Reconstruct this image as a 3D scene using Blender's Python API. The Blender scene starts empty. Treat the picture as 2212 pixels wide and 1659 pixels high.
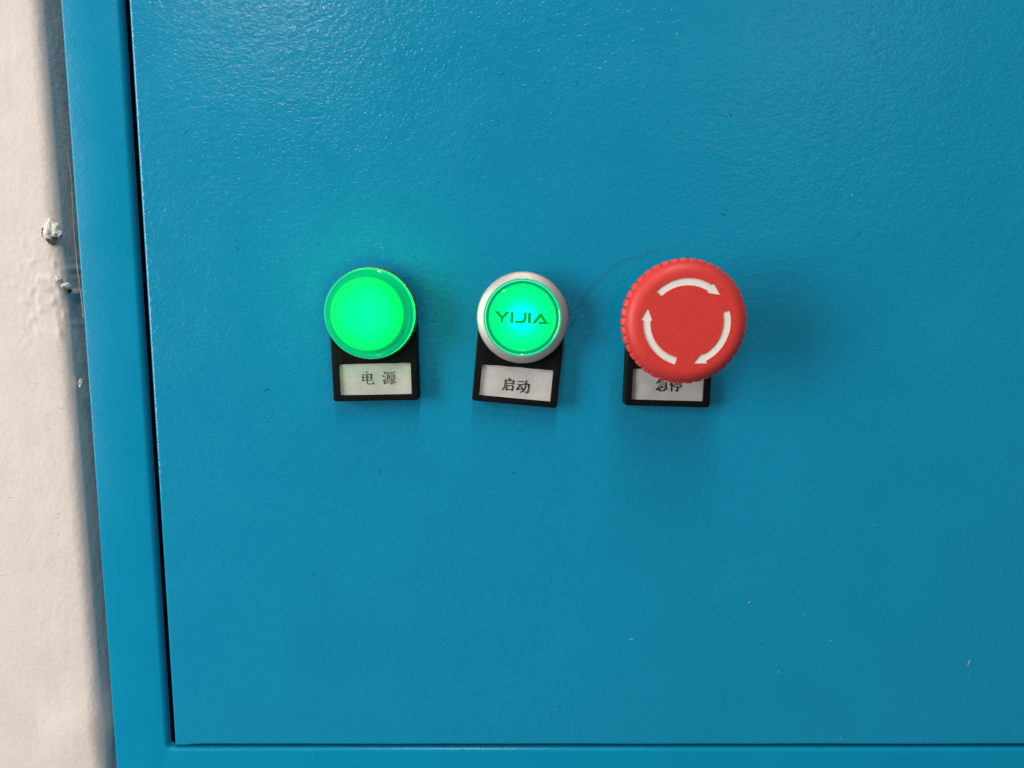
import bpy, bmesh, math, random
from mathutils import Vector, Matrix, noise
random.seed(7)
S = bpy.context.scene
C = S.collection
MM = 0.001
Z0 = 1.30            # height of the camera's foot point on the door above the floor, metres
R = math.radians

# ------------------------------------------------------------------ camera
cam_d = bpy.data.cameras.new("camera"); cam = bpy.data.objects.new("camera", cam_d); C.objects.link(cam)
cam_d.sensor_width = 36; cam_d.lens = 36 * 1600 / 2212
cam_d.clip_start = 0.01; cam_d.clip_end = 50
cam.location = (0, -0.263, Z0); cam.rotation_euler = (R(90 - 7.3), 0, 0)
S.camera = cam

# ------------------------------------------------------------------ world + lamps of the room
W = bpy.data.worlds.new("World"); S.world = W; W.use_nodes = True
bg = W.node_tree.nodes["Background"]
bg.inputs[0].default_value = (0.80, 0.93, 1.0, 1); bg.inputs[1].default_value = 0.21

def area(name, loc, target, sx, sy, power, col, spread=180):
    d = bpy.data.lights.new(name, 'AREA'); d.shape = 'RECTANGLE'; d.size = sx; d.size_y = sy
    d.energy = power; d.color = col; d.spread = R(spread)
    o = bpy.data.objects.new(name, d); C.objects.link(o)
    o.location = loc
    o.rotation_euler = (Vector(target) - Vector(loc)).to_track_quat('-Z', 'Y').to_euler()
    return o
WARM = (1.0, 0.93, 0.84)
# ceiling tubes running away from the cabinet, 1.5 m above the buttons
def tube(name, x, y0, y1, z, w, power, col=WARM):
    d = bpy.data.lights.new(name, 'AREA'); d.shape = 'RECTANGLE'; d.size = w; d.size_y = abs(y1 - y0)
    d.energy = power; d.color = col
    o = bpy.data.objects.new(name, d); C.objects.link(o)
    o.location = (x, (y0 + y1) / 2, Z0 + z)          # default area light faces down
    return o
tube("ceiling_tube_middle", 0.06, -0.4, -1.75, 1.5, 0.08, 25)
tube("ceiling_tube_left", -1.12, -2.6, -3.75, 1.55, 0.16, 18)
tube("ceiling_tube_right", 1.85, -3.6, -5.6, 1.55, 0.5, 8, (1, .95, .9))
area("soft_fill_left", (-1.08, -0.68, Z0 + 0.12), (-0.15, 0, Z0-.12), 0.5, 0.9, 17.5, (1.0, 0.97, 0.93))  # added soft light, brightens the left side of door and wall

S.view_settings.view_transform = 'Standard'; S.view_settings.look = 'None'
S.view_settings.exposure = 0; S.view_settings.gamma = 1
S.render.engine = 'CYCLES'
S.cycles.use_denoising = True

# ------------------------------------------------------------------ materials
def mat(name):
    m = bpy.data.materials.new(name); m.use_nodes = True
    return m, m.node_tree, m.node_tree.nodes["Principled BSDF"]
def N(nt, t, **kw):
    n = nt.nodes.new(t)
    for k, v in kw.items():
        if k.startswith('i_'):
            n.inputs[k[2:].replace('_', ' ')].default_value = v
        else: setattr(n, k, v)
    return n
def ramp(nt, src, stops):
    r = nt.nodes.new('ShaderNodeValToRGB'); e = r.color_ramp.elements
    while len(e) < len(stops): e.new(0.5)
    for el, (p, c) in zip(e, stops): el.position = p; el.color = (*c, 1) if len(c) == 3 else c
    nt.links.new(src, r.inputs[0]); return r

def paint_blue(name, bump, rough, spec=0.5):
    m, nt, b = mat(name); L = nt.links.new
    tc = N(nt, 'ShaderNodeTexCoord'); mp = N(nt, 'ShaderNodeMapping'); L(tc.outputs['Object'], mp.inputs[0])
    mp.inputs['Scale'].default_value = (0.85, 1, 1.15)
    # warp a little, so the orange peel runs in wrinkles
    wn = N(nt, 'ShaderNodeTexNoise', i_Scale=60.0, i_Detail=1.0); L(mp.outputs[0], wn.inputs['Vector'])
    wm = N(nt, 'ShaderNodeMix', data_type='VECTOR'); wm.inputs[0].default_value = 0.0015
    L(mp.outputs[0], wm.inputs[4]); L(wn.outputs['Color'], wm.inputs[5])
    n1 = N(nt, 'ShaderNodeTexNoise', i_Scale=930.0, i_Detail=1.5, i_Roughness=0.45, i_Distortion=0.5); L(wm.outputs[1], n1.inputs['Vector'])
    n2 = N(nt, 'ShaderNodeTexNoise', i_Scale=360.0, i_Detail=1.0); L(wm.outputs[1], n2.inputs['Vector'])
    n3 = N(nt, 'ShaderNodeTexNoise', i_Scale=9.0, i_Detail=3.0); L(tc.outputs['Object'], n3.inputs['Vector'])
    amp0 = ramp(nt, n3.outputs[0], [(0.35, (.6,)*3), (0.65, (1.0,)*3)])
    sp = N(nt, 'ShaderNodeSeparateXYZ'); L(tc.outputs['Object'], sp.inputs[0])
    mr = N(nt, 'ShaderNodeMapRange'); mr.inputs[1].default_value = -0.10; mr.inputs[2].default_value = 0.04; mr.inputs[3].default_value = 0.55; mr.inputs[4].default_value = 1.0
    L(sp.outputs[2], mr.inputs[0])       # the coat was sprayed thinner towards the door's foot
    amp = N(nt, 'ShaderNodeMath', operation='MULTIPLY'); L(amp0.outputs[0], amp.inputs[0]); L(mr.outputs[0], amp.inputs[1])
    s = N(nt, 'ShaderNodeMath', operation='MULTIPLY_ADD'); s.inputs[1].default_value = 0.9
    L(n2.outputs[0], s.inputs[0]); L(n1.outputs[0], s.inputs[2])
    s2 = N(nt, 'ShaderNodeMath', operation='MULTIPLY'); L(s.outputs[0], s2.inputs[0]); L(amp.outputs[0], s2.inputs[1])
    bp = N(nt, 'ShaderNodeBump'); bp.inputs['Strength'].default_value = 1.0; bp.inputs['Distance'].default_value = bump
    L(s2.outputs[0], bp.inputs['Height']); L(bp.outputs[0], b.inputs['Normal'])
    n4 = N(nt, 'ShaderNodeTexNoise', i_Scale=35.0, i_Detail=5.0, i_Roughness=0.6); L(tc.outputs['Object'], n4.inputs['Vector'])
    cr = ramp(nt, n4.outputs[0], [(0.3, (0.0008, 0.214, 0.375)), (0.7, (0.0010, 0.230, 0.395))])
    L(cr.outputs[0], b.inputs['Base Color'])
    rr = ramp(nt, n4.outputs[0], [(0.3, (rough,)*3), (0.7, (rough + .07,)*3)]); L(rr.outputs[0], b.inputs['Roughness'])
    b.inputs['IOR'].default_value = 1.45; b.inputs['Specular IOR Level'].default_value = spec
    return m
M_door = paint_blue("blue_powder_coat_door", 0.00019, 0.16)
M_frame = paint_blue("blue_powder_coat_frame", 0.00006, 0.2, 0.2)

def simple(name, col, rough, bump=0, bscale=800, ior=1.45, metal=0, var=0.0, coat=0, sss=0, spec=0.5):
    m, nt, b = mat(name); L = nt.links.new
    b.inputs['Base Color'].default_value = (*col, 1); b.inputs['Roughness'].default_value = rough
    b.inputs['IOR'].default_value = ior; b.inputs['Metallic'].default_value = metal
    b.inputs['Coat Weight'].default_value = coat; b.inputs['Coat Roughness'].default_value = 0.08
    b.inputs['Specular IOR Level'].default_value = spec
    tc = N(nt, 'ShaderNodeTexCoord')
    if sss:
        b.inputs['Subsurface Weight'].default_value = sss; b.inputs['Subsurface Radius'].default_value = (1, .25, .2)
        b.inputs['Subsurface Scale'].default_value = 0.0015
    if bump:
        n = N(nt, 'ShaderNodeTexNoise', i_Scale=bscale, i_Detail=3.0); L(tc.outputs['Object'], n.inputs['Vector'])
        bp = N(nt, 'ShaderNodeBump'); bp.inputs['Distance'].default_value = bump
        L(n.outputs[0], bp.inputs['Height']); L(bp.outputs[0], b.inputs['Normal'])
    if var:
        n = N(nt, 'ShaderNodeTexNoise', i_Scale=bscale * .3, i_Detail=5.0, i_Roughness=0.65); L(tc.outputs['Object'], n.inputs['Vector'])
        r = ramp(nt, n.outputs[0], [(0.3, tuple(c * (1 - var) for c in col)), (0.7, tuple(min(1, c * (1 + var)) for c in col))])
        L(r.outputs[0], b.inputs['Base Color'])
        rr = ramp(nt, n.outputs[0], [(0.3, (max(0.02, rough - .08),)*3), (0.7, (rough + .08,)*3)]); L(rr.outputs[0], b.inputs['Roughness'])
    return m
M_black = simple("black_plastic", (0.005, 0.0055, 0.005), 0.5, 0.00002, 1500, var=0.3, spec=0.12)
M_black_rough = simple("black_dusty_rubber", (0.085, 0.078, 0.07), 0.6, 0.00012, 1200, var=0.4)
M_gap = simple("shaded_cabinet_interior", (0.004, 0.02, 0.04), 0.7, var=0.2)  # shade inside the door gap, put into a near-black colour
M_paper = simple("white_label_paper", (0.48, 0.452, 0.432), 0.75, 0.00003, 900, var=0.09)
M_ink = simple("black_printing_ink", (0.012, 0.012, 0.012), 0.6, var=0.2)
M_red = simple("red_moulded_plastic", (0.60, 0.036, 0.028), 0.5, 0.00001, 1500, var=0.05, sss=0.15)
M_arrow = simple("white_inlaid_plastic", (0.74, 0.70, 0.64), 0.5, 0.00001, 900, var=0.03)
M_chip = simple("white_paint_flake", (0.66, 0.62, 0.57), 0.5, 0.0001, 500, var=0.05)
M_dirt = simple("dark_dirt", (0.05, 0.045, 0.035), 0.8, var=0.4)
M_rust = simple("ochre_spatter", (0.35, 0.18, 0.05), 0.7, var=0.3)
M_dust = simple("pale_dust", (0.45, 0.47, 0.44), 0.6, var=0.1)
M_hair = simple("dark_hair", (0.03, 0.03, 0.025), 0.4, var=0.2)
M_caulk = simple("yellowed_sealant", (0.42, 0.38, 0.30), 0.4, 0.0001, 500, var=0.15)

def wall_paint():
    m, nt, b = mat("off_white_plaster_paint"); L = nt.links.new
    tc = N(nt, 'ShaderNodeTexCoord')
    n1 = N(nt, 'ShaderNodeTexNoise', i_Scale=520.0, i_Detail=5.0, i_Roughness=0.6); L(tc.outputs['Object'], n1.inputs['Vector'])
    n2 = N(nt, 'ShaderNodeTexNoise', i_Scale=60.0, i_Detail=4.0); L(tc.outputs['Object'], n2.inputs['Vector'])
    s = N(nt, 'ShaderNodeMath', operation='MULTIPLY_ADD'); s.inputs[1].default_value = 0.9
    L(n2.outputs[0], s.inputs[0]); L(n1.outputs[0], s.inputs[2])
    bp = N(nt, 'ShaderNodeBump'); bp.inputs['Distance'].default_value = 0.0002
    L(s.outputs[0], bp.inputs['Height']); L(bp.outputs[0], b.inputs['Normal'])
    r = ramp(nt, n2.outputs[0], [(0.3, (0.60, 0.53, 0.487)), (0.7, (0.64, 0.565, 0.52))])
    # sparse darker fibres and pits in the paint
    v = N(nt, 'ShaderNodeTexNoise', i_Scale=900.0, i_Detail=2.0); mp = N(nt, 'ShaderNodeMapping'); mp.inputs['Scale'].default_value = (0.35, 1, 1)
    L(tc.outputs['Object'], mp.inputs[0]); L(mp.outputs[0], v.inputs['Vector'])
    k = ramp(nt, v.outputs[0], [(0.70, (0, 0, 0)), (0.76, (1, 1, 1))])
    mx = N(nt, 'ShaderNodeMix', data_type='RGBA'); L(k.outputs[0], mx.inputs[0]); L(r.outputs[0], mx.inputs[6])
    mx.inputs[7].default_value = (0.45, 0.40, 0.34, 1); L(mx.outputs[2], b.inputs['Base Color'])
    b.inputs['Roughness'].default_value = 0.8
    return m
M_wall = wall_paint()

def glow(name, base, stops, strength, rad, rough=0.15, coat=0.5, spec=0.12):
    """lit plastic: emission by the distance from the lamp's axis (the LED sits on the axis)"""
    m, nt, b = mat(name); L = nt.links.new
    tc = N(nt, 'ShaderNodeTexCoord'); sx = N(nt, 'ShaderNodeSeparateXYZ'); L(tc.outputs['Object'], sx.inputs[0])
    cb = N(nt, 'ShaderNodeCombineXYZ'); L(sx.outputs[0], cb.inputs[0]); L(sx.outputs[2], cb.inputs[1])
    ln = N(nt, 'ShaderNodeVectorMath', operation='LENGTH'); L(cb.outputs[0], ln.inputs[0])
    dv = N(nt, 'ShaderNodeMath', operation='DIVIDE'); dv.inputs[1].default_value = rad * MM; L(ln.outputs['Value'], dv.inputs[0])
    r = ramp(nt, dv.outputs[0], stops); r.color_ramp.interpolation = 'EASE'
    L(r.outputs[0], b.inputs['Emission Color']); b.inputs['Emission Strength'].default_value = strength
    b.inputs['Base Color'].default_value = (*base, 1); b.inputs['Roughness'].default_value = rough
    b.inputs['Coat Weight'].default_value = coat; b.inputs['Coat Roughness'].default_value = 0.05; b.inputs['Specular IOR Level'].default_value = spec
    return m
M_lamp_disc = glow("lit_green_diffuser", (0, .2, .08), [(0, (0, 1, .30)), (.45, (0, 1, .22)), (1, (0, .82, .07))], 1.2, 12.2, .3, 0)
M_lamp_side = glow("lit_green_lens_side", (0, .25, .09), [(0, (0, .36, .12)), (1, (0, .36, .12))], 1.0, 15, .15, .25)
M_lamp_flange = glow("green_lens_flange", (0, .30, .12), [(0, (0, .30, .10)), (.83, (0, .26, .08)), (.90, (0, .30, .10)), (.92, (0, .48, .16)), (.94, (0, .28, .09)), (.985, (0, .34, .12)), (1, (0, .5, .2))], 1.0, 15.1, .12, .4)
M_lamp_halo = glow("green_halo_emitter", (0, .25, .12), [(0, (0, 1, .035)), (1, (0, 1, .05))], 24.0, 15)  # strong emission for the added halo emitter
def halo_stronger_above(m, hi, lo):
    """emission of the added halo emitter rises with height, so the door glows mostly above"""
    nt = m.node_tree; b = nt.nodes["Principled BSDF"]
    tc = N(nt, 'ShaderNodeTexCoord'); sp = N(nt, 'ShaderNodeSeparateXYZ'); nt.links.new(tc.outputs['Object'], sp.inputs[0])
    mr = N(nt, 'ShaderNodeMapRange'); mr.inputs[1].default_value = -.014; mr.inputs[2].default_value = .014
    mr.inputs[3].default_value = lo; mr.inputs[4].default_value = hi
    nt.links.new(sp.outputs[2], mr.inputs[0]); nt.links.new(mr.outputs[0], b.inputs['Emission Strength'])
halo_stronger_above(M_lamp_halo, 36.0, 7.0)
M_btn_disc = glow("lit_green_button_face", (0, .2, .08), [(0, (0, 1, 1)), (.22, (0, 1, .85)), (.68, (0, 1, .24)), (1, (0, .80, .12))], 1.15, 11, .3, 0)
M_btn_rim = glow("green_button_rim", (0, .25, .10), [(0, (0, .22, .06)), (.84, (0, .22, .06)), (.87, (0, .72, .28)), (.90, (0, .16, .05)), (.95, (0, .25, .08)), (.965, (0, .9, .45)), (1, (0, .75, .35))], 1.0, 13.0)
M_btn_ink = glow("dark_green_print", (0, .12, .01), [(0, (0, .30, .02)), (1, (0, .28, .01))], 1.0, 13.0, .4, 0)

def brushed():
    m, nt, b = mat("satin_silver_metal"); L = nt.links.new
    b.inputs['Metallic'].default_value = 0.8
    b.inputs['Base Color'].default_value = (0.50, 0.47, 0.445, 1)
    tc = N(nt, 'ShaderNodeTexCoord')
    n = N(nt, 'ShaderNodeTexNoise', i_Scale=2500.0, i_Detail=2.0); mp = N(nt, 'ShaderNodeMapping'); mp.inputs['Scale'].default_value = (.25, 1, 1)
    L(tc.outputs['Object'], mp.inputs[0]); L(mp.outputs[0], n.inputs['Vector'])
    r = ramp(nt, n.outputs[0], [(0.3, (.52,)*3), (0.7, (.64,)*3)]); L(r.outputs[0], b.inputs['Roughness'])
    bp = N(nt, 'ShaderNodeBump'); bp.inputs['Distance'].default_value = 0.000012; L(n.outputs[0], bp.inputs['Height']); L(bp.outputs[0], b.inputs['Normal'])
    return m
M_silver = brushed()

# ------------------------------------------------------------------ builders
def link(name, me, m, parent=None, smooth=None):
    me.materials.append(m)
    o = bpy.data.objects.new(name, me); C.objects.link(o)
    if parent: o.parent = parent
    if smooth is not None:
        for p in me.polygons: p.use_smooth = True
        me.set_sharp_from_angle(angle=R(smooth))
    return o
def mesh(name, vs, fs, m, parent=None, smooth=None, scale=MM):
    me = bpy.data.meshes.new(name); me.from_pydata([(x*scale, y*scale, z*scale) for x, y, z in vs], [], fs); me.update()
    bm = bmesh.new(); bm.from_mesh(me); bmesh.ops.recalc_face_normals(bm, faces=bm.faces); bm.to_mesh(me); bm.free()
    return link(name, me, m, parent, smooth)
def from_bm(name, bm, m, parent=None, smooth=None):
    me = bpy.data.meshes.new(name); bm.to_mesh(me); bm.free()
    return link(name, me, m, parent, smooth)
def thing(name, label, cat, cx=0, cz=0, group=None):
    o = bpy.data.objects.new(name, None); C.objects.link(o); o.empty_display_size = 0.01
    o.location = (cx*MM, 0, Z0 + cz*MM); o['label'] = label; o['category'] = cat
    if group: o['group'] = group
    return o
def lathe_data(prof, seg=128, rfun=None):
    """prof: (r, height out of the door); closes at r == 0"""
    vs, fs, rows = [], [], []
    for i, (r, h) in enumerate(prof):
        if r == 0:
            rows.append([len(vs)]); vs.append((0, -h, 0))
        else:
            row = []
            for k in range(seg):
                a = 2*math.pi*k/seg; rr = r if rfun is None else rfun(i, r, a)
                row.append(len(vs)); vs.append((rr*math.cos(a), -h, rr*math.sin(a)))
            rows.append(row)
    for A, B in zip(rows, rows[1:]):
        for k in range(seg):
            k2 = (k+1) % seg
            if len(A) == 1 and len(B) == 1: continue
            if len(A) == 1: fs.append((A[0], B[k], B[k2]))
            elif len(B) == 1: fs.append((A[k2], A[k], B[0]))
            else: fs.append((A[k], B[k], B[k2], A[k2]))
    return vs, fs
def lathe(name, prof, m, parent, seg=128, smooth=35, rfun=None):
    vs, fs = lathe_data(prof, seg, rfun); return mesh(name, vs, fs, m, parent, smooth)
def prism_bm(poly, h0, h1):
    """polygon in x,z (mm) extruded from height h0 to h1 out of the door"""
    bm = bmesh.new()
    a = [bm.verts.new((x*MM, -h0*MM, z*MM)) for x, z in poly]; b = [bm.verts.new((x*MM, -h1*MM, z*MM)) for x, z in poly]
    n = len(poly); bm.faces.new(a); bm.faces.new(b[::-1])
    for i in range(n): bm.faces.new((a[i], a[(i+1) % n], b[(i+1) % n], b[i]))
    bmesh.ops.recalc_face_normals(bm, faces=bm.faces)
    return bm
def cut(o, cutters):
    """difference with temporary cutters, baked into o's mesh"""
    bpy.context.view_layer.update()
    for c in cutters:
        c.parent = o.parent
        md = o.modifiers.new("b", 'BOOLEAN'); md.object = c; md.operation = 'DIFFERENCE'; md.solver = 'EXACT'
    dg = bpy.context.evaluated_depsgraph_get(); me = bpy.data.meshes.new_from_object(o.evaluated_get(dg))
    o.modifiers.clear(); o.data = me
    for c in cutters: bpy.data.objects.remove(c)
    for p in me.polygons: p.use_smooth = True
    me.set_sharp_from_angle(angle=R(30))
def tube_pts(name, pts, r, m, parent=None, seg=6):
    """thin round strand through (x, h, z) points in mm"""
    P = [Vector((x, -h, z)) for x, h, z in pts]; vs, fs = [], []
    for i, p in enumerate(P):
        t = (P[min(i+1, len(P)-1)] - P[max(i-1, 0)]).normalized()
        u = t.cross(Vector((0, 1, 0))).normalized(); v = t.cross(u)
        rr = r if not isinstance(r, (list, tuple)) else r[i]
        for k in range(seg):
            a = 2*math.pi*k/seg; q = p + rr*(math.cos(a)*u + math.sin(a)*v); vs.append(tuple(q))
    for i in range(len(P)-1):
        for k in range(seg):
            k2 = (k+1) % seg; fs.append((i*seg+k, i*seg+k2, (i+1)*seg+k2, (i+1)*seg+k))
    fs.append(tuple(range(seg))); fs.append(tuple(range((len(P)-1)*seg, len(P)*seg)))
    return mesh(name, vs, fs, m, parent, 60)
def spline(pts, n=8):
    out = []
    Q = [pts[0]] + list(pts) + [pts[-1]]
    for i in range(1, len(Q)-2):
        for k in range(n):
            t = k/n
            out.append(tuple(0.5*((2*b) + (-a+c)*t + (2*a-5*b+4*c-d)*t*t + (-a+3*b-3*c+d)*t**3)
                             for a, b, c, d in zip(Q[i-1], Q[i], Q[i+1], Q[i+2])))
    out.append(tuple(pts[-1])); return out

# ------------------------------------------------------------------ the white wall beside the cabinet
def build_wall():
    xs_front = [-600, -400, -280, -230] + [-205 + 0.6*i for i in range(int((205-168.0)/0.6)+1)]
    vs, fs = [], []
    # profile by arc length: flat front, rounded corner, then the return that runs back beside the cabinet
    Rc = 3.0
    prof = [(x, 2.0) for x in xs_front]     # (x, depth behind the door plane)
    xe = prof[-1][0]
    for i in range(1, 19):
        a = R(86) * i/18
        prof.append((xe + 3.4 + 1.6*Rc*math.sin(a), 2.0 + Rc*(1-math.cos(a))))
    xl, yl = prof[-1]
    for i in range(1, 30): prof.append((xl + 0.035*i*0.7, yl + 0.7*i))
    prof += [(xl+1.2, yl+40), (xl+2, yl+200)]
    zs = [-500, -350, -260] + [-200 + 0.9*i for i in range(345)] + [150, 250, 500]
    n = len(prof)
    for z in zs:
        lean = 1.25 - (z + 40)/270 * 2.1              # the plasterer's edge is not plumb
        for j, (x, d) in enumerate(prof):
            w = max(0, min(1, (x + 184)/14))
            nz = noise.fractal(Vector((x*.045, z*.03, d*.1)), 0.6, 2.0, 4) * 0.10
            nz += w * noise.fractal(Vector((x*.22+9, z*.10, d*.25)), 0.8, 2.0, 3) * 0.10
            # knobbly stretch under the paint blob
            b = math.exp(-((z + 2)/16)**2) * w
            nz += b * max(0, noise.noise(Vector((x*.5, z*.35, 3)))) * 1.0
            # rounded bulge at the foot
            nz += w * math.exp(-((z + 168)/12)**2) * 1.4
            ang = 0 if d <= 2.01 else min(1.0, (d-2)/5.0)
            vs.append((x + lean*(1 if x > -190 else 0.0) + nz*ang, d - nz*(1-ang), z))
    for i in range(len(zs)-1):
        for j in range(n-1):
            fs.append((i*n+j, i*n+j+1, (i+1)*n+j+1, (i+1)*n+j))
    t = thing("wall", "off-white painted plaster wall with rounded lumpy edge beside the blue cabinet", "wall")
    mesh("wall_face", vs, fs, M_wall, t, 60)
    # lumps and flakes of old paint
    def blob(name, x, d, z, rx, rz, h, m, seedv, spike=0.35):
        bm = bmesh.new(); bmesh.ops.create_icosphere(bm, subdivisions=4, radius=1)
        for v in bm.verts:
            q = noise.fractal(v.co*1.3 + Vector((seedv, 0, 0)), 0.9, 2, 3)
            f = 1 + spike*q
            v.co = Vector(((x + v.co.x*rx*f)*MM, (d + v.co.y*h*f)*MM, (z + v.co.z*rz*f)*MM))
        return from_bm(name, bm, m, t, 50)
    blob("dirt_crack", -162.0, 1.9, 19.6, 2.6, 3.1, 1.0, M_dirt, 4.3, 0.6)
    blob("paint_blob", -161.6, 1.4, 20.6, 2.7, 3.2, 1.7, M_chip, 1.1, 0.4)
    blob("paint_blob", -159.6, 2.0, 19.5, 1.3, 1.2, 1.4, M_chip, 7.7, 0.5)
    blob("paint_flake", -160.6, 1.6, 3.6, 1.2, 1.0, 1.5, M_chip, 2.0, .6)
    blob("paint_flake", -158.3, 2.4, 1.4, 1.3, 0.8, 1.3, M_chip, 3.4, .7)
    blob("paint_flake", -158.6, 4.4, -0.6, 0.6, 0.7, .8, M_dirt, 5.4, 1.1)
    blob("paint_flake", -157.2, 4.9, -34.0, 0.6, 1.3, .9, M_chip, 8.4, .6)
    # yellowed sealant thread in the slot
    pts = spline([(-158.2, 9.0, 50), (-157.4, 8.6, 38), (-156.9, 7.2, 22), (-155.8, 5.8, 6), (-154.9, 5.4, -4), (-154.8, 5.4, -10)], 10)
    pts = [(x + random.uniform(-.06, .06), -h + random.uniform(-.05, .05), z) for x, h, z in pts]
    tube_pts("sealant_thread", pts, 0.16, M_caulk, t)
    # spatter
    def spots(name, pos, m, r0, r1, seg=6):
        vs, fs = [], []
        for x, z in pos:
            r = random.uniform(r0, r1); b0 = len(vs); a0 = random.random()*6; ex = random.uniform(.6, 1.5)
            vs.append((x, 2.0-.30, z))
            for k in range(seg):
                a = a0+2*math.pi*k/seg; vs.append((x + r*ex*math.cos(a)*random.uniform(.7, 1.2), 2.0+.35, z + r*math.sin(a)*random.uniform(.7, 1.2)))
            for k in range(seg): fs.append((b0, b0+1+k, b0+1+(k+1) % seg))
        o = mesh(name, vs, fs, m, t, 60); o['kind'] = 'stuff'
    P = []
    for i in range(46):
        P.append((-168 + random.gauss(0, 3.0), -118 + random.gauss(0, 30)))
    spots("ochre_spatter", [p for p in P if p[0] < -163.5], M_rust, .10, .34)
    spots("dark_spatter", [(random.uniform(-200, -164), random.uniform(-185, 100)) for _ in range(60)], M_dirt, .06, .16)
build_wall()

# ------------------------------------------------------------------ blue electrical cabinet
cab = thing("electrical_cabinet", "sky blue textured steel electrical cabinet with closed door, filling most of the view", "cabinet")
def sheet_slab(name, poly, depth, front_edges, m, parent, back=True):
    """slab with front at y=0; front_edges: list of (edge index, bevel radius)"""
    bm = prism_bm(poly, -depth, 0)
    by = {}
    for idx, r in front_edges: by.setdefault(r, []).append(idx)
    n = len(poly)
    for r, idxs in by.items():
        es = []
        for idx in idxs:
            p, q = poly[idx], poly[(idx+1) % n]
            for e in bm.edges:
                c = [v.co for v in e.verts]
                if all(abs(k.y) < 1e-7 for k in c):
                    def on(k):
                        ax, az, bx, bz = p[0]*MM, p[1]*MM, q[0]*MM, q[1]*MM
                        L = math.hypot(bx-ax, bz-az); cr = abs((k.x-ax)*(bz-az)-(k.z-az)*(bx-ax))/L
                        return cr < 1e-5
                    if on(c[0]) and on(c[1]): es.append(e)
        bmesh.ops.bevel(bm, geom=list(set(es)), offset=r*MM, segments=6, affect='EDGES', profile=0.5, clamp_overlap=True)
    return from_bm(name, bm, m, parent, 40)
GX, GZ = -131.6, -174.1
arc = [(GX + 1.6*(1-math.cos(R(t)))*1.0, GZ + 1.6*(1-math.sin(R(t)))) for t in (0, 22.5, 45, 67.5, 90)]   # inner corner, from vertical to horizontal
arc = [(GX, GZ+1.6), (GX+.12, GZ+.99), (GX+.47, GZ+.47), (GX+.99, GZ+.12), (GX+1.6, GZ)]
poly = [(-151.8, 320), (-151.8, -320), (520, -320), (520, GZ)] + arc[::-1] + [(GX, 320)]
# edges: 0 outer left, 3 inner bottom, 4..7 arc, 8 inner left
fr = sheet_slab("frame", poly, 3.5, [(0, 0.9)] + [(i, 3.1) for i in range(3, 9)], M_frame, cab)
b = prism_bm([(-151.6, 319), (-151.6, -319), (519, -319), (519, 319)], -240, -20.1); from_bm("cabinet_body", b, M_gap, cab, 30)
from_bm("side_panel", prism_bm([(-151.7, 319), (-151.7, -319), (-149.5, -319), (-149.5, 319)], -20.05, -3.55), M_frame, cab, 30)

# door: gently uneven sheet with folded edges
def build_door():
    L_, B_, Rr, T_ = -128.75, -172.55, 500.0, 319.0
    r = 0.9
    def axis(a, b, fine_to, near):
        pass
    xs = [0, .15, .35, .6, .9, 1.5, 3, 5, 8] + [12 + 4*i for i in range(90)] + [420, 500, L_*-1+Rr-1e-3]
    xs = [L_ + d for d in xs if L_ + d < Rr] + [Rr]
    zs = [0, .15, .35, .6, .9, 1.5, 3, 5, 8] + [12 + 4*i for i in range(75)] + [400]
    zs = [B_ + d for d in zs if B_ + d < T_] + [T_]
    vs, fs = [], []
    def fold(d): return 0 if d >= r else r - math.sqrt(max(0, r*r - (r-d)**2))
    for z in zs:
        for x in xs:
            dx, dz = x - L_, z - B_
            y = max(fold(dx), fold(dz))
            y += (0.35*noise.noise(Vector((x*.011, z*.007, 4))) + 0.06*noise.noise(Vector((x*.05, z*.04, 9)))) * min(1, dx/20) * min(1, dz/20)
            wob = 0.12*noise.noise(Vector((x*.03, 7, 1)))*math.exp(-dz/5)
            wob += 0.55*math.exp(-((dx-3)/4)**2)*math.exp(-dz/2) * -1       # rounded lower corner dips back
            vs.append((x, y, z + wob*(1 if dz < 12 else 0)))
    n = len(xs); m_ = len(zs)
    for i in range(m_-1):
        for j in range(n-1): fs.append((i*n+j, i*n+j+1, (i+1)*n+j+1, (i+1)*n+j))
    # returns
    def ret(idx):
        b0 = len(vs)
        for k in idx: vs.append((vs[k][0], 16.0, vs[k][2]))
        for a in range(len(idx)-1): fs.append((idx[a], idx[a+1], b0+a+1, b0+a))
    ret([i*n for i in range(m_)]); ret(list(range(n)))
    mesh("door", vs, fs, M_door, cab, 50)
build_door()

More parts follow.
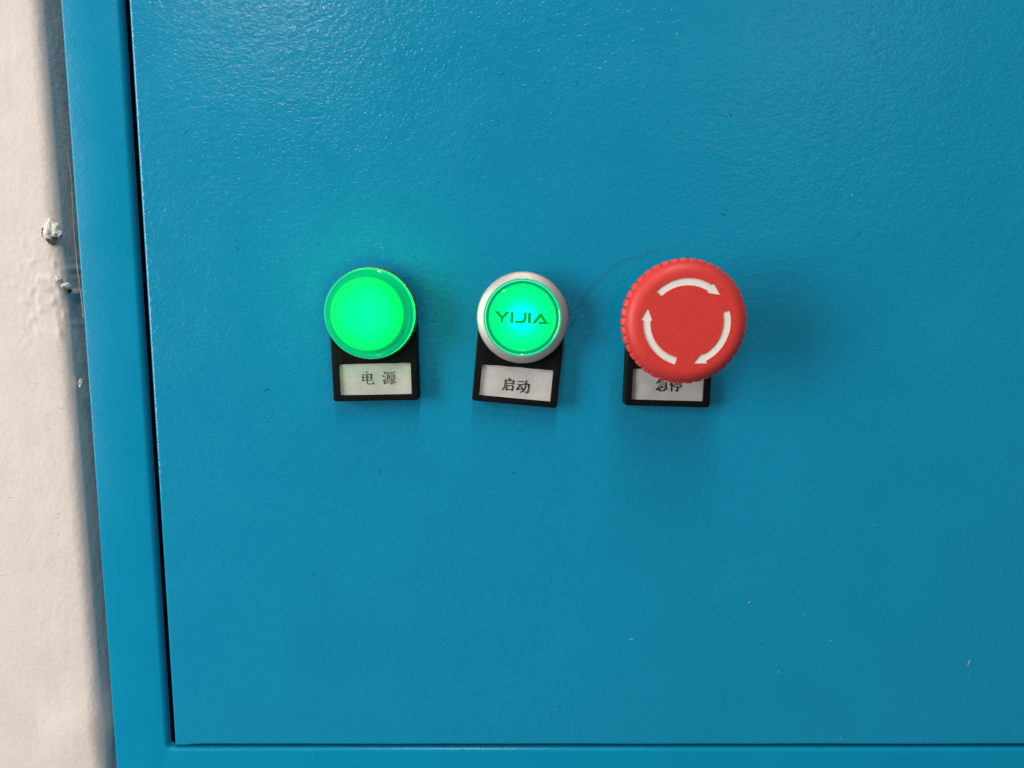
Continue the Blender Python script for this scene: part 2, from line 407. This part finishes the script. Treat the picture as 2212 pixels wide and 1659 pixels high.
# ------------------------------------------------------------------ label plates
def plate(parent, ang, letters, name="label_plate"):
    """black holder: half round top, straight sides, paper behind a window"""
    Rp = 15.0
    poly = [(Rp*math.cos(R(a)), Rp*math.sin(R(a))) for a in range(0, 181, 5)] + [(-Rp, -30.0), (-Rp+.6, -30.6), (Rp-.6, -30.6), (Rp, -30.0)]
    bm = prism_bm(poly, 0.15, 6.0)
    es = [e for e in bm.edges if all(abs(v.co.y + 0.006) < 1e-7 for v in e.verts)]
    bmesh.ops.bevel(bm, geom=es, offset=0.5*MM, segments=3, affect='EDGES', profile=0.5)
    o = from_bm(name, bm, M_black, parent, 40)
    cz = -22.9
    bmc = prism_bm([(-12.6, cz-5.9), (12.6, cz-5.9), (12.6, cz+5.7), (-12.6, cz+5.7)], 4.6, 7.0)
    cut(o, [from_bm("cutter", bmc, M_black)])
    o.rotation_euler.y = R(ang)
    # paper: slightly buckled, cut unevenly along the top
    vs, fs = [], []; nx, nz = 40, 14
    for j in range(nz+1):
        for i in range(nx+1):
            u, v = i/nx, j/nz; x = -12.5 + 25.0*u
            top = cz + 5.35 + 0.22*noise.noise(Vector((x*.25, ang, 0))) ; bot = cz - 5.6
            z = bot + (top-bot)*v
            h = 4.95 + 0.18*noise.noise(Vector((x*.18, z*.2, ang+5))) + 0.12*math.sin(u*math.pi)
            vs.append((x, -h, z))
    for j in range(nz):
        for i in range(nx): fs.append((j*(nx+1)+i, j*(nx+1)+i+1, (j+1)*(nx+1)+i+1, (j+1)*(nx+1)+i))
    mesh("paper", vs, fs, M_paper, o, 60)
    # lettering: brush-like strokes, drawn in the drawing units of the label
    strokes, o0, sc, loc0 = letters
    vs, fs = [], []
    ca, sa = math.cos(R(ang)), math.sin(R(ang))
    for st in strokes:
        smooth = st[0] == 's'; pts = st[1:]
        if smooth and len(pts) > 2: pts = spline(pts, 6)
        P = [((p[0]-o0[0])/sc, -(p[1]-o0[1])/sc, p[2]/sc/2*1.13) for p in pts]
        b0 = len(vs)
        for i, (x, z, w) in enumerate(P):
            a_ = P[max(0, i-1)]; c_ = P[min(len(P)-1, i+1)]
            dx, dz = c_[0]-a_[0], c_[1]-a_[1]; l = math.hypot(dx, dz) or 1; nx_, nz_ = -dz/l, dx/l
            ext = 0
            for s in (1, -1):
                X, Z = x + s*w*nx_ , z + s*w*nz_
                X += loc0[0]; Z += loc0[1]
                vs.append((X*ca - Z*sa, -5.32, X*sa + Z*ca))      # world offset -> plate coordinates
        for i in range(len(P)-1): fs.append((b0+2*i, b0+2*i+1, b0+2*i+3, b0+2*i+2))
    me = bpy.data.meshes.new("lettering"); me.from_pydata([(x*MM, y*MM, z*MM) for x, y, z in vs], [], fs); me.update()
    link("lettering", me, M_ink, o)
    return o
# strokes: 'p' straight points or 's' smoothed; (x, y, width) in drawing units
dian_yuan = [
 ('p', (700, 480, 10), (708, 560, 22), (708, 670, 20)), ('p', (706, 482, 12), (940, 478, 14), (962, 470, 18)),
 ('p', (948, 462, 30), (944, 570, 24), (944, 640, 18)), ('p', (708, 560, 12), (944, 558, 12)), ('p', (715, 638, 12), (950, 636, 14)),
 ('s', (800, 395, 10), (825, 412, 24), (826, 440, 16)), ('p', (826, 470, 24), (824, 700, 20)),
 ('s', (824, 690, 18), (840, 740, 18), (900, 745, 16), (1000, 738, 16)), ('p', (985, 655, 6), (998, 715, 16), (1014, 740, 26)),
 ('s', (1295, 402, 6), (1325, 430, 26), (1350, 462, 8)), ('s', (1255, 500, 6), (1285, 525, 26), (1308, 556, 12)),
 ('s', (1255, 640, 8), (1300, 640, 20), (1312, 720, 22), (1330, 745, 20)), ('s', (1345, 520, 8), (1345, 600, 10), (1305, 640, 16)),
 ('p', (1375, 425, 8), (1580, 418, 12), (1600, 402, 20), (1628, 425, 10)),
 ('s', (1400, 425, 18), (1405, 560, 20), (1385, 660, 18), (1320, 745, 14)),
 ('p', (1508, 428, 18), (1496, 485, 8)), ('p', (1458, 470, 10), (1462, 610, 20)), ('p', (1462, 488, 12), (1590, 484, 12)),
 ('p', (1584, 470, 24), (1582, 618, 20)), ('p', (1462, 545, 12), (1580, 543, 12)), ('p', (1462, 604, 12), (1582, 602, 12)),
 ('s', (1520, 605, 22), (1524, 735, 26), (1478, 728, 8)), ('s', (1470, 640, 18), (1445, 690, 14), (1390, 735, 6)),
 ('s', (1545, 635, 8), (1590, 675, 18), (1615, 722, 26))]
qi_dong = [
 ('s', (780, 330, 20), (830, 375, 56), (855, 410, 40), (850, 440, 30)), ('p', (620, 395, 18), (665, 425, 42), (980, 462, 36)),
 ('p', (960, 455, 34), (1005, 430, 20), (1040, 475, 16)), ('p', (1005, 450, 58), (985, 630, 54)),
 ('s', (640, 400, 52), (620, 600, 44), (580, 760, 44), (480, 875, 34)), ('p', (650, 552, 34), (970, 590, 34)),
 ('p', (690, 640, 40), (675, 895, 56)), ('p', (690, 662, 32), (985, 692, 34)), ('p', (975, 685, 60), (945, 915, 54)),
 ('p', (700, 838, 32), (930, 862, 32)),
 ('p', (1180, 482, 26), (1395, 500, 34), (1415, 490, 60), (1450, 525, 12)), ('p', (1150, 608, 26), (1400, 635, 36), (1420, 625, 50), (1465, 655, 12)),
 ('s', (1305, 640, 62), (1230, 740, 50), (1150, 820, 60)), ('s', (1140, 820, 40), (1165, 850, 50), (1260, 830, 40), (1370, 825, 30)),
 ('s', (1320, 700, 20), (1380, 780, 44), (1425, 890, 56)),
 ('p', (1440, 590, 30), (1690, 618, 40), (1720, 630, 24)), ('s', (1570, 435, 62), (1560, 600, 50), (1530, 740, 48), (1450, 890, 44), (1300, 985, 36)),
 ('s', (1685, 600, 70), (1680, 760, 54), (1650, 930, 56), (1590, 995, 50), (1490, 935, 20))]
ji_ting = [
 ('s', (760, 330, 50), (690, 410, 44), (595, 485, 36)), ('p', (760, 330, 40), (800, 350, 30), (860, 400, 20)),
 ('s', (770, 230, 40), (740, 330, 50), (660, 440, 30)), ('p', (680, 440, 24), (960, 440, 26)), ('p', (690, 512, 26), (1000, 515, 28)), ('p', (650, 592, 28), (1010, 598, 28)),
 ('p', (1005, 440, 50), (1005, 635, 46)), ('s', (665, 650, 24), (640, 710, 56), (595, 755, 60)),
 ('s', (735, 640, 60), (725, 760, 50), (760, 790, 44), (950, 785, 44)), ('p', (935, 670, 26), (950, 780, 60)),
 ('s', (790, 600, 14), (835, 650, 44), (865, 690, 50)), ('s', (975, 625, 30), (1030, 690, 56), (1045, 745, 60)),
 ('s', (1250, 330, 50), (1210, 470, 50), (1150, 560, 34)), ('p', (1235, 480, 56), (1230, 820, 56)),
 ('p', (1300, 340, 30), (1640, 340, 30)), ('p', (1360, 400, 30), (1360, 490, 30), (1580, 490, 30), (1580, 400, 30), (1360, 400, 30)),
 ('p', (1300, 545, 26), (1620, 550, 28)), ('p', (1320, 545, 34), (1290, 610, 50)), ('p', (1620, 550, 36), (1590, 640, 34)),
 ('p', (1330, 632, 36), (1600, 640, 36)), ('s', (1475, 640, 54), (1470, 760, 52), (1445, 800, 54), (1370, 770, 24))]

# ------------------------------------------------------------------ 1: green pilot lamp
GRP = "round control devices in a row on the blue door"
lx, lz = -48.3, -8.3
lamp = thing("pilot_lamp", "leftmost device, glowing green domed indicator lamp with plain face over a black label plate", "indicator lamp", lx, lz, GRP)
plate(lamp, -1.1, (dian_yuan, (1090, 590), 80.0, (0.75, -22.75)))
def knurl(i, r, a): return r + (0.16*math.sin(a*60) if i in (2, 3) else 0)
lathe("bezel", [(11, 5.5), (15.2, 6.05), (15.95, 6.3), (15.85, 8.3), (14.2, 9.2), (12, 9.2)], M_black_rough, lamp, 420, 40, knurl)
lens = lathe("lens", [(13.6, 8.8), (15.2, 8.9), (15.38, 9.2), (15.38, 10.0), (14.2, 10.2), (13.9, 10.3), (15.04, 11.8), (15.14, 11.9), (14.95, 12.2), (14.5, 12.45), (14.0, 12.35), (13.7, 12.05), (12.55, 12.0)], M_lamp_flange, lamp, 160)
lathe("lens_halo_emitter", [(14.1, 10.25), (15.02, 11.75)], M_lamp_halo, lens, 128)  # added emitter hidden behind the flange, throws the green halo onto the door
lathe("lens_side", [(12.6, 11.9), (12.5, 13.0), (12.4, 14.6), (12.15, 15.2)], M_lamp_side, lens, 160)
lathe("lens_face", [(12.15, 15.2), (11.9, 15.45), (11.0, 15.6), (8, 15.85), (4, 16.0), (0, 16.05)], M_lamp_disc, lens, 128)

# ------------------------------------------------------------------ 2: illuminated push button
bx, bz = 3.6, -9.7
btn = thing("push_button", "middle device, green lit push button in a silver ring marked with capital letters, plate tilted", "push button", bx, bz, GRP)
plate(btn, 5.3, (qi_dong, (1100, 680), 128.0, (-2.33, -23.9)))
lathe("collar", [(12, 5.5), (14.7, 6.02), (14.7, 7.8), (13, 7.8)], M_black, btn, 96)
lathe("ring", [(13.1, 7.5), (15.3, 7.2), (15.6, 7.5), (15.68, 8.4), (15.5, 8.9), (15.1, 9.25), (14.3, 9.75), (13.6, 10.15), (13.25, 10.25), (13.05, 10.1), (13.0, 8)], M_silver, btn, 200, 50)
cap = lathe("button_cap", [(12.95, 8), (12.95, 10.0), (12.8, 10.6), (12.55, 11.15), (12.3, 11.0), (12.15, 10.5), (11.7, 10.4), (11.45, 10.5), (11.35, 11.1), (11.2, 11.35), (11.0, 11.4)], M_btn_rim, btn, 200)
lathe("button_face", [(11.0, 11.4), (10.85, 11.3), (10, 11.35), (5, 11.5), (0, 11.55)], M_btn_disc, cap, 128)
def letters(parent):
    ox, oy, sc = 1113, 454, 101.6
    polys = [
     [(150, 220), (285, 220), (400, 372), (425, 372), (545, 236), (660, 236), (450, 470), (440, 605), (350, 605), (355, 455)],
     [(706, 242), (804, 242), (792, 618), (688, 610)],
     [(1160, 266), (1252, 266), (1246, 470), (1225, 550), (1180, 605), (1110, 630), (1000, 632), (850, 618), (855, 545), (1000, 552), (1080, 545), (1125, 520), (1148, 460)],
     [(1300, 272), (1405, 272), (1396, 640), (1290, 638)],
     [(1705, 290), (1765, 290), (2000, 668), (1625, 654), (1675, 584), (1818, 588), (1825, 560), (1735, 420), (1560, 644), (1440, 640)]]
    bm = bmesh.new()
    for P in polys:
        v = [bm.verts.new(((x-ox)/sc*MM, -11.62*MM, -(y-oy)/sc*MM)) for x, y in P]; bm.faces.new(v)
    bmesh.ops.recalc_face_normals(bm, faces=bm.faces)
    bmesh.ops.triangulate(bm, faces=bm.faces)
    for f in bm.faces:
        if f.normal.y > 0: f.normal_flip()
    from_bm("lettering", bm, M_btn_ink, parent)
letters(cap)

# ------------------------------------------------------------------ 3: emergency stop
ex, ez = 55.3, -10.35
es = thing("emergency_stop_button", "rightmost device, red mushroom stop button with knurled rim and three white turning arrows", "stop button", ex, ez, GRP)
plate(es, 1.5, (ji_ting, (1050, 620), 116.4, (-0.9, -23.6)))
lathe("collar", [(12, 5.5), (14.6, 6.02), (14.6, 10.5), (14.0, 11), (10, 11)], M_black, es, 96)
lathe("stem", [(10.5, 10.5), (10.5, 21.5)], M_red, es, 64)
def lobes(i, r, a):
    amp = {2: .75, 3: .95, 4: .95, 5: .85, 6: .35}.get(i, 0)
    p = abs(((a*41/(2*math.pi)) % 1) - .5)*2
    return r - (0.9*amp if i in (2, 3, 4, 5, 6) else 0) + amp*(1 - p**5)
prof = [(9, 20.6), (17.8, 20.6), (19.3, 21.0), (20.05, 21.6), (20.15, 23.8), (20.0, 24.6), (19.35, 25.1), (19.15, 25.35)]
for i in range(1, 15):
    a = R(90*i/14); prof.append((15.0 + 4.1*math.cos(a)**0.95, 25.35 + 3.15*math.sin(a)))
prof = [p for p in prof]
prof[-1] = (15.0, 28.5)
prof.append((0, 28.5))
ob = lathe("mushroom_cap", prof + [], M_red, es, 41*12, 40, lobes)
# close the underside so that the solid can be cut
bm = bmesh.new(); bm.from_mesh(ob.data)
hole = [e for e in bm.edges if e.is_boundary]; bmesh.ops.holes_fill(bm, edges=hole); bmesh.ops.recalc_face_normals(bm, faces=bm.faces)
bm.to_mesh(ob.data); bm.free()
def arrow_poly(k, grow=0.0):
    t0, t1, tip = 135.8 - 120*k, 57.6 - 120*k, 39.6 - 120*k
    ro, ri = 13.87 + grow, 11.55 - grow
    P = []
    n = 22
    for i in range(n+1):
        a = R(t0 + (t1-t0)*i/n); P.append((ro*math.cos(a), ro*math.sin(a)))
    P.append(((14.75+grow)*math.cos(R(t1)), (14.75+grow)*math.sin(R(t1))))
    P.append((13.35*math.cos(R(tip)), 13.35*math.sin(R(tip))))
    P.append(((10.95-grow)*math.cos(R(t1)), (10.95-grow)*math.sin(R(t1))))
    for i in range(n+1):
        a = R(t1 + (t0-t1)*i/n); P.append((ri*math.cos(a), ri*math.sin(a)))
    return P
cut(ob, [from_bm("cutter", prism_bm(arrow_poly(k), 28.0, 30), M_red) for k in range(3)])
for k in range(3):
    # inlay: rises towards its edges like a shallow trough
    Pn = arrow_poly(k, -0.004)
    bm = prism_bm(Pn, 27.90, 28.15)
    from_bm("arrow", bm, M_arrow, ob)

# ------------------------------------------------------------------ hair, grime and dust on the door
hp = spline([(20.6, .3, -14.5), (23.0, .9, -7.5), (27.2, .7, .5), (31.4, .9, 5.0), (36.4, .6, 8.6), (43.0, .9, 11.4), (48.5, .8, 12.8), (51.5, .7, 14.0)], 10)
h = tube_pts("hair", hp, 0.045, M_hair); h.location = (0, 0, Z0)
h['label'] = "thin dark curved hair stuck to the blue door above left of the red stop button"; h['category'] = "hair"
def specks(name, pos, m, r0, r1, label):
    vs, fs = [], []
    for x, z in pos:
        r = random.uniform(r0, r1)*random.uniform(.6, 1); b0 = len(vs); a0 = random.random()*6; e_ = random.uniform(.6, 1.6); th = random.random()*3.14
        vs.append((x, -.28, z)); seg = 6
        for k in range(seg):
            a = a0+2*math.pi*k/seg; q = random.uniform(.6, 1.2)
            u, v = r*e_*math.cos(a)*q, r/e_*math.sin(a)*q
            vs.append((x + u*math.cos(th)-v*math.sin(th), .10, z + u*math.sin(th)+v*math.cos(th)))
        for k in range(seg): fs.append((b0, b0+1+k, b0+1+(k+1) % seg))
    o = mesh(name, vs, fs, m, None, 60); o.location = (0, 0, Z0)
    o['kind'] = 'stuff'; o['label'] = label; o['category'] = 'dirt'
P = [(random.gauss(24.0, 3.2), random.gauss(-8.5, 4.5)) for _ in range(230)]
P += [(random.gauss(-26.5, 1.2), random.gauss(-13, 5)) for _ in range(38)] + [(random.gauss(32.3, 1.0), random.gauss(-17.5, 1.2)) for _ in range(26)]
P += [(random.uniform(-125, 180), random.uniform(-170, 95)) for _ in range(12)]
P = [p for p in P if math.hypot(p[0]-bx, p[1]-bz) > 15.6]
specks("grime_specks", P, M_dirt, .12, .32, "dark grime specks on the blue door between the silver ringed button and red stop button")
P = [(random.uniform(-126, 185), random.uniform(-205, 98)) for _ in range(34)]
specks("dust_specks", [p for p in P if not -174.5 < p[1] < -171.5], M_dust, .10, .26, "pale dust specks scattered across the blue door and lower frame")

# short fibres caught on the paint: pale ones and dark ones
def fibres(name, pos, m, label):
    vs, fs = [], []
    for x, z, l, a in pos:
        k = random.uniform(-1.2, 1.2); n = 6; px, pz, aa = x, z, a; pts = []
        for i in range(n+1):
            pts.append((px, pz, aa)); px += l/n*math.cos(aa); pz += l/n*math.sin(aa); aa += k/n*2
        b0 = len(vs); w = random.uniform(.045, .08)
        for px, pz, aa in pts:
            nx, nz = -math.sin(aa)*w, math.cos(aa)*w
            vs += [(px+nx, -.18, pz+nz), (px, -.30, pz), (px-nx, -.18, pz-nz)]
        for i in range(n):
            for j in (0, 1): fs.append((b0+3*i+j, b0+3*i+j+1, b0+3*i+j+4, b0+3*i+j+3))
    o = mesh(name, vs, fs, m, None, 60); o.location = (0, 0, Z0)
    o['kind'] = 'stuff'; o['label'] = label; o['category'] = 'lint'
F = [(171.5, -140.5, 2.4, 1.7), (33.6, 78.5, 1.0, 1.0), (-88.3, -45.5, .9, .4), (88, -116, 1.2, 1.3), (119, -131, 1.5, 1.2), (60, 12, 1.0, 2)]
F += [(random.uniform(-120, 185), random.uniform(-165, 92), random.uniform(.6, 2.2), random.uniform(0, 3.1)) for _ in range(3)]
fibres("pale_lint", F, M_dust, "short pale lint fibres caught on the blue door paint")
F = [(-73.6, -105, 1.1, 1.5), (-95.5, 14, 1.4, 2.2), (0, -66, 1.6, .3), (-48, -66.5, 1.4, 1.2)]
F += [(random.uniform(-120, 185), random.uniform(-165, 92), random.uniform(.6, 2.0), random.uniform(0, 3.1)) for _ in range(16)]
fibres("dark_lint", F, M_hair, "short dark lint fibres caught on the blue door paint")
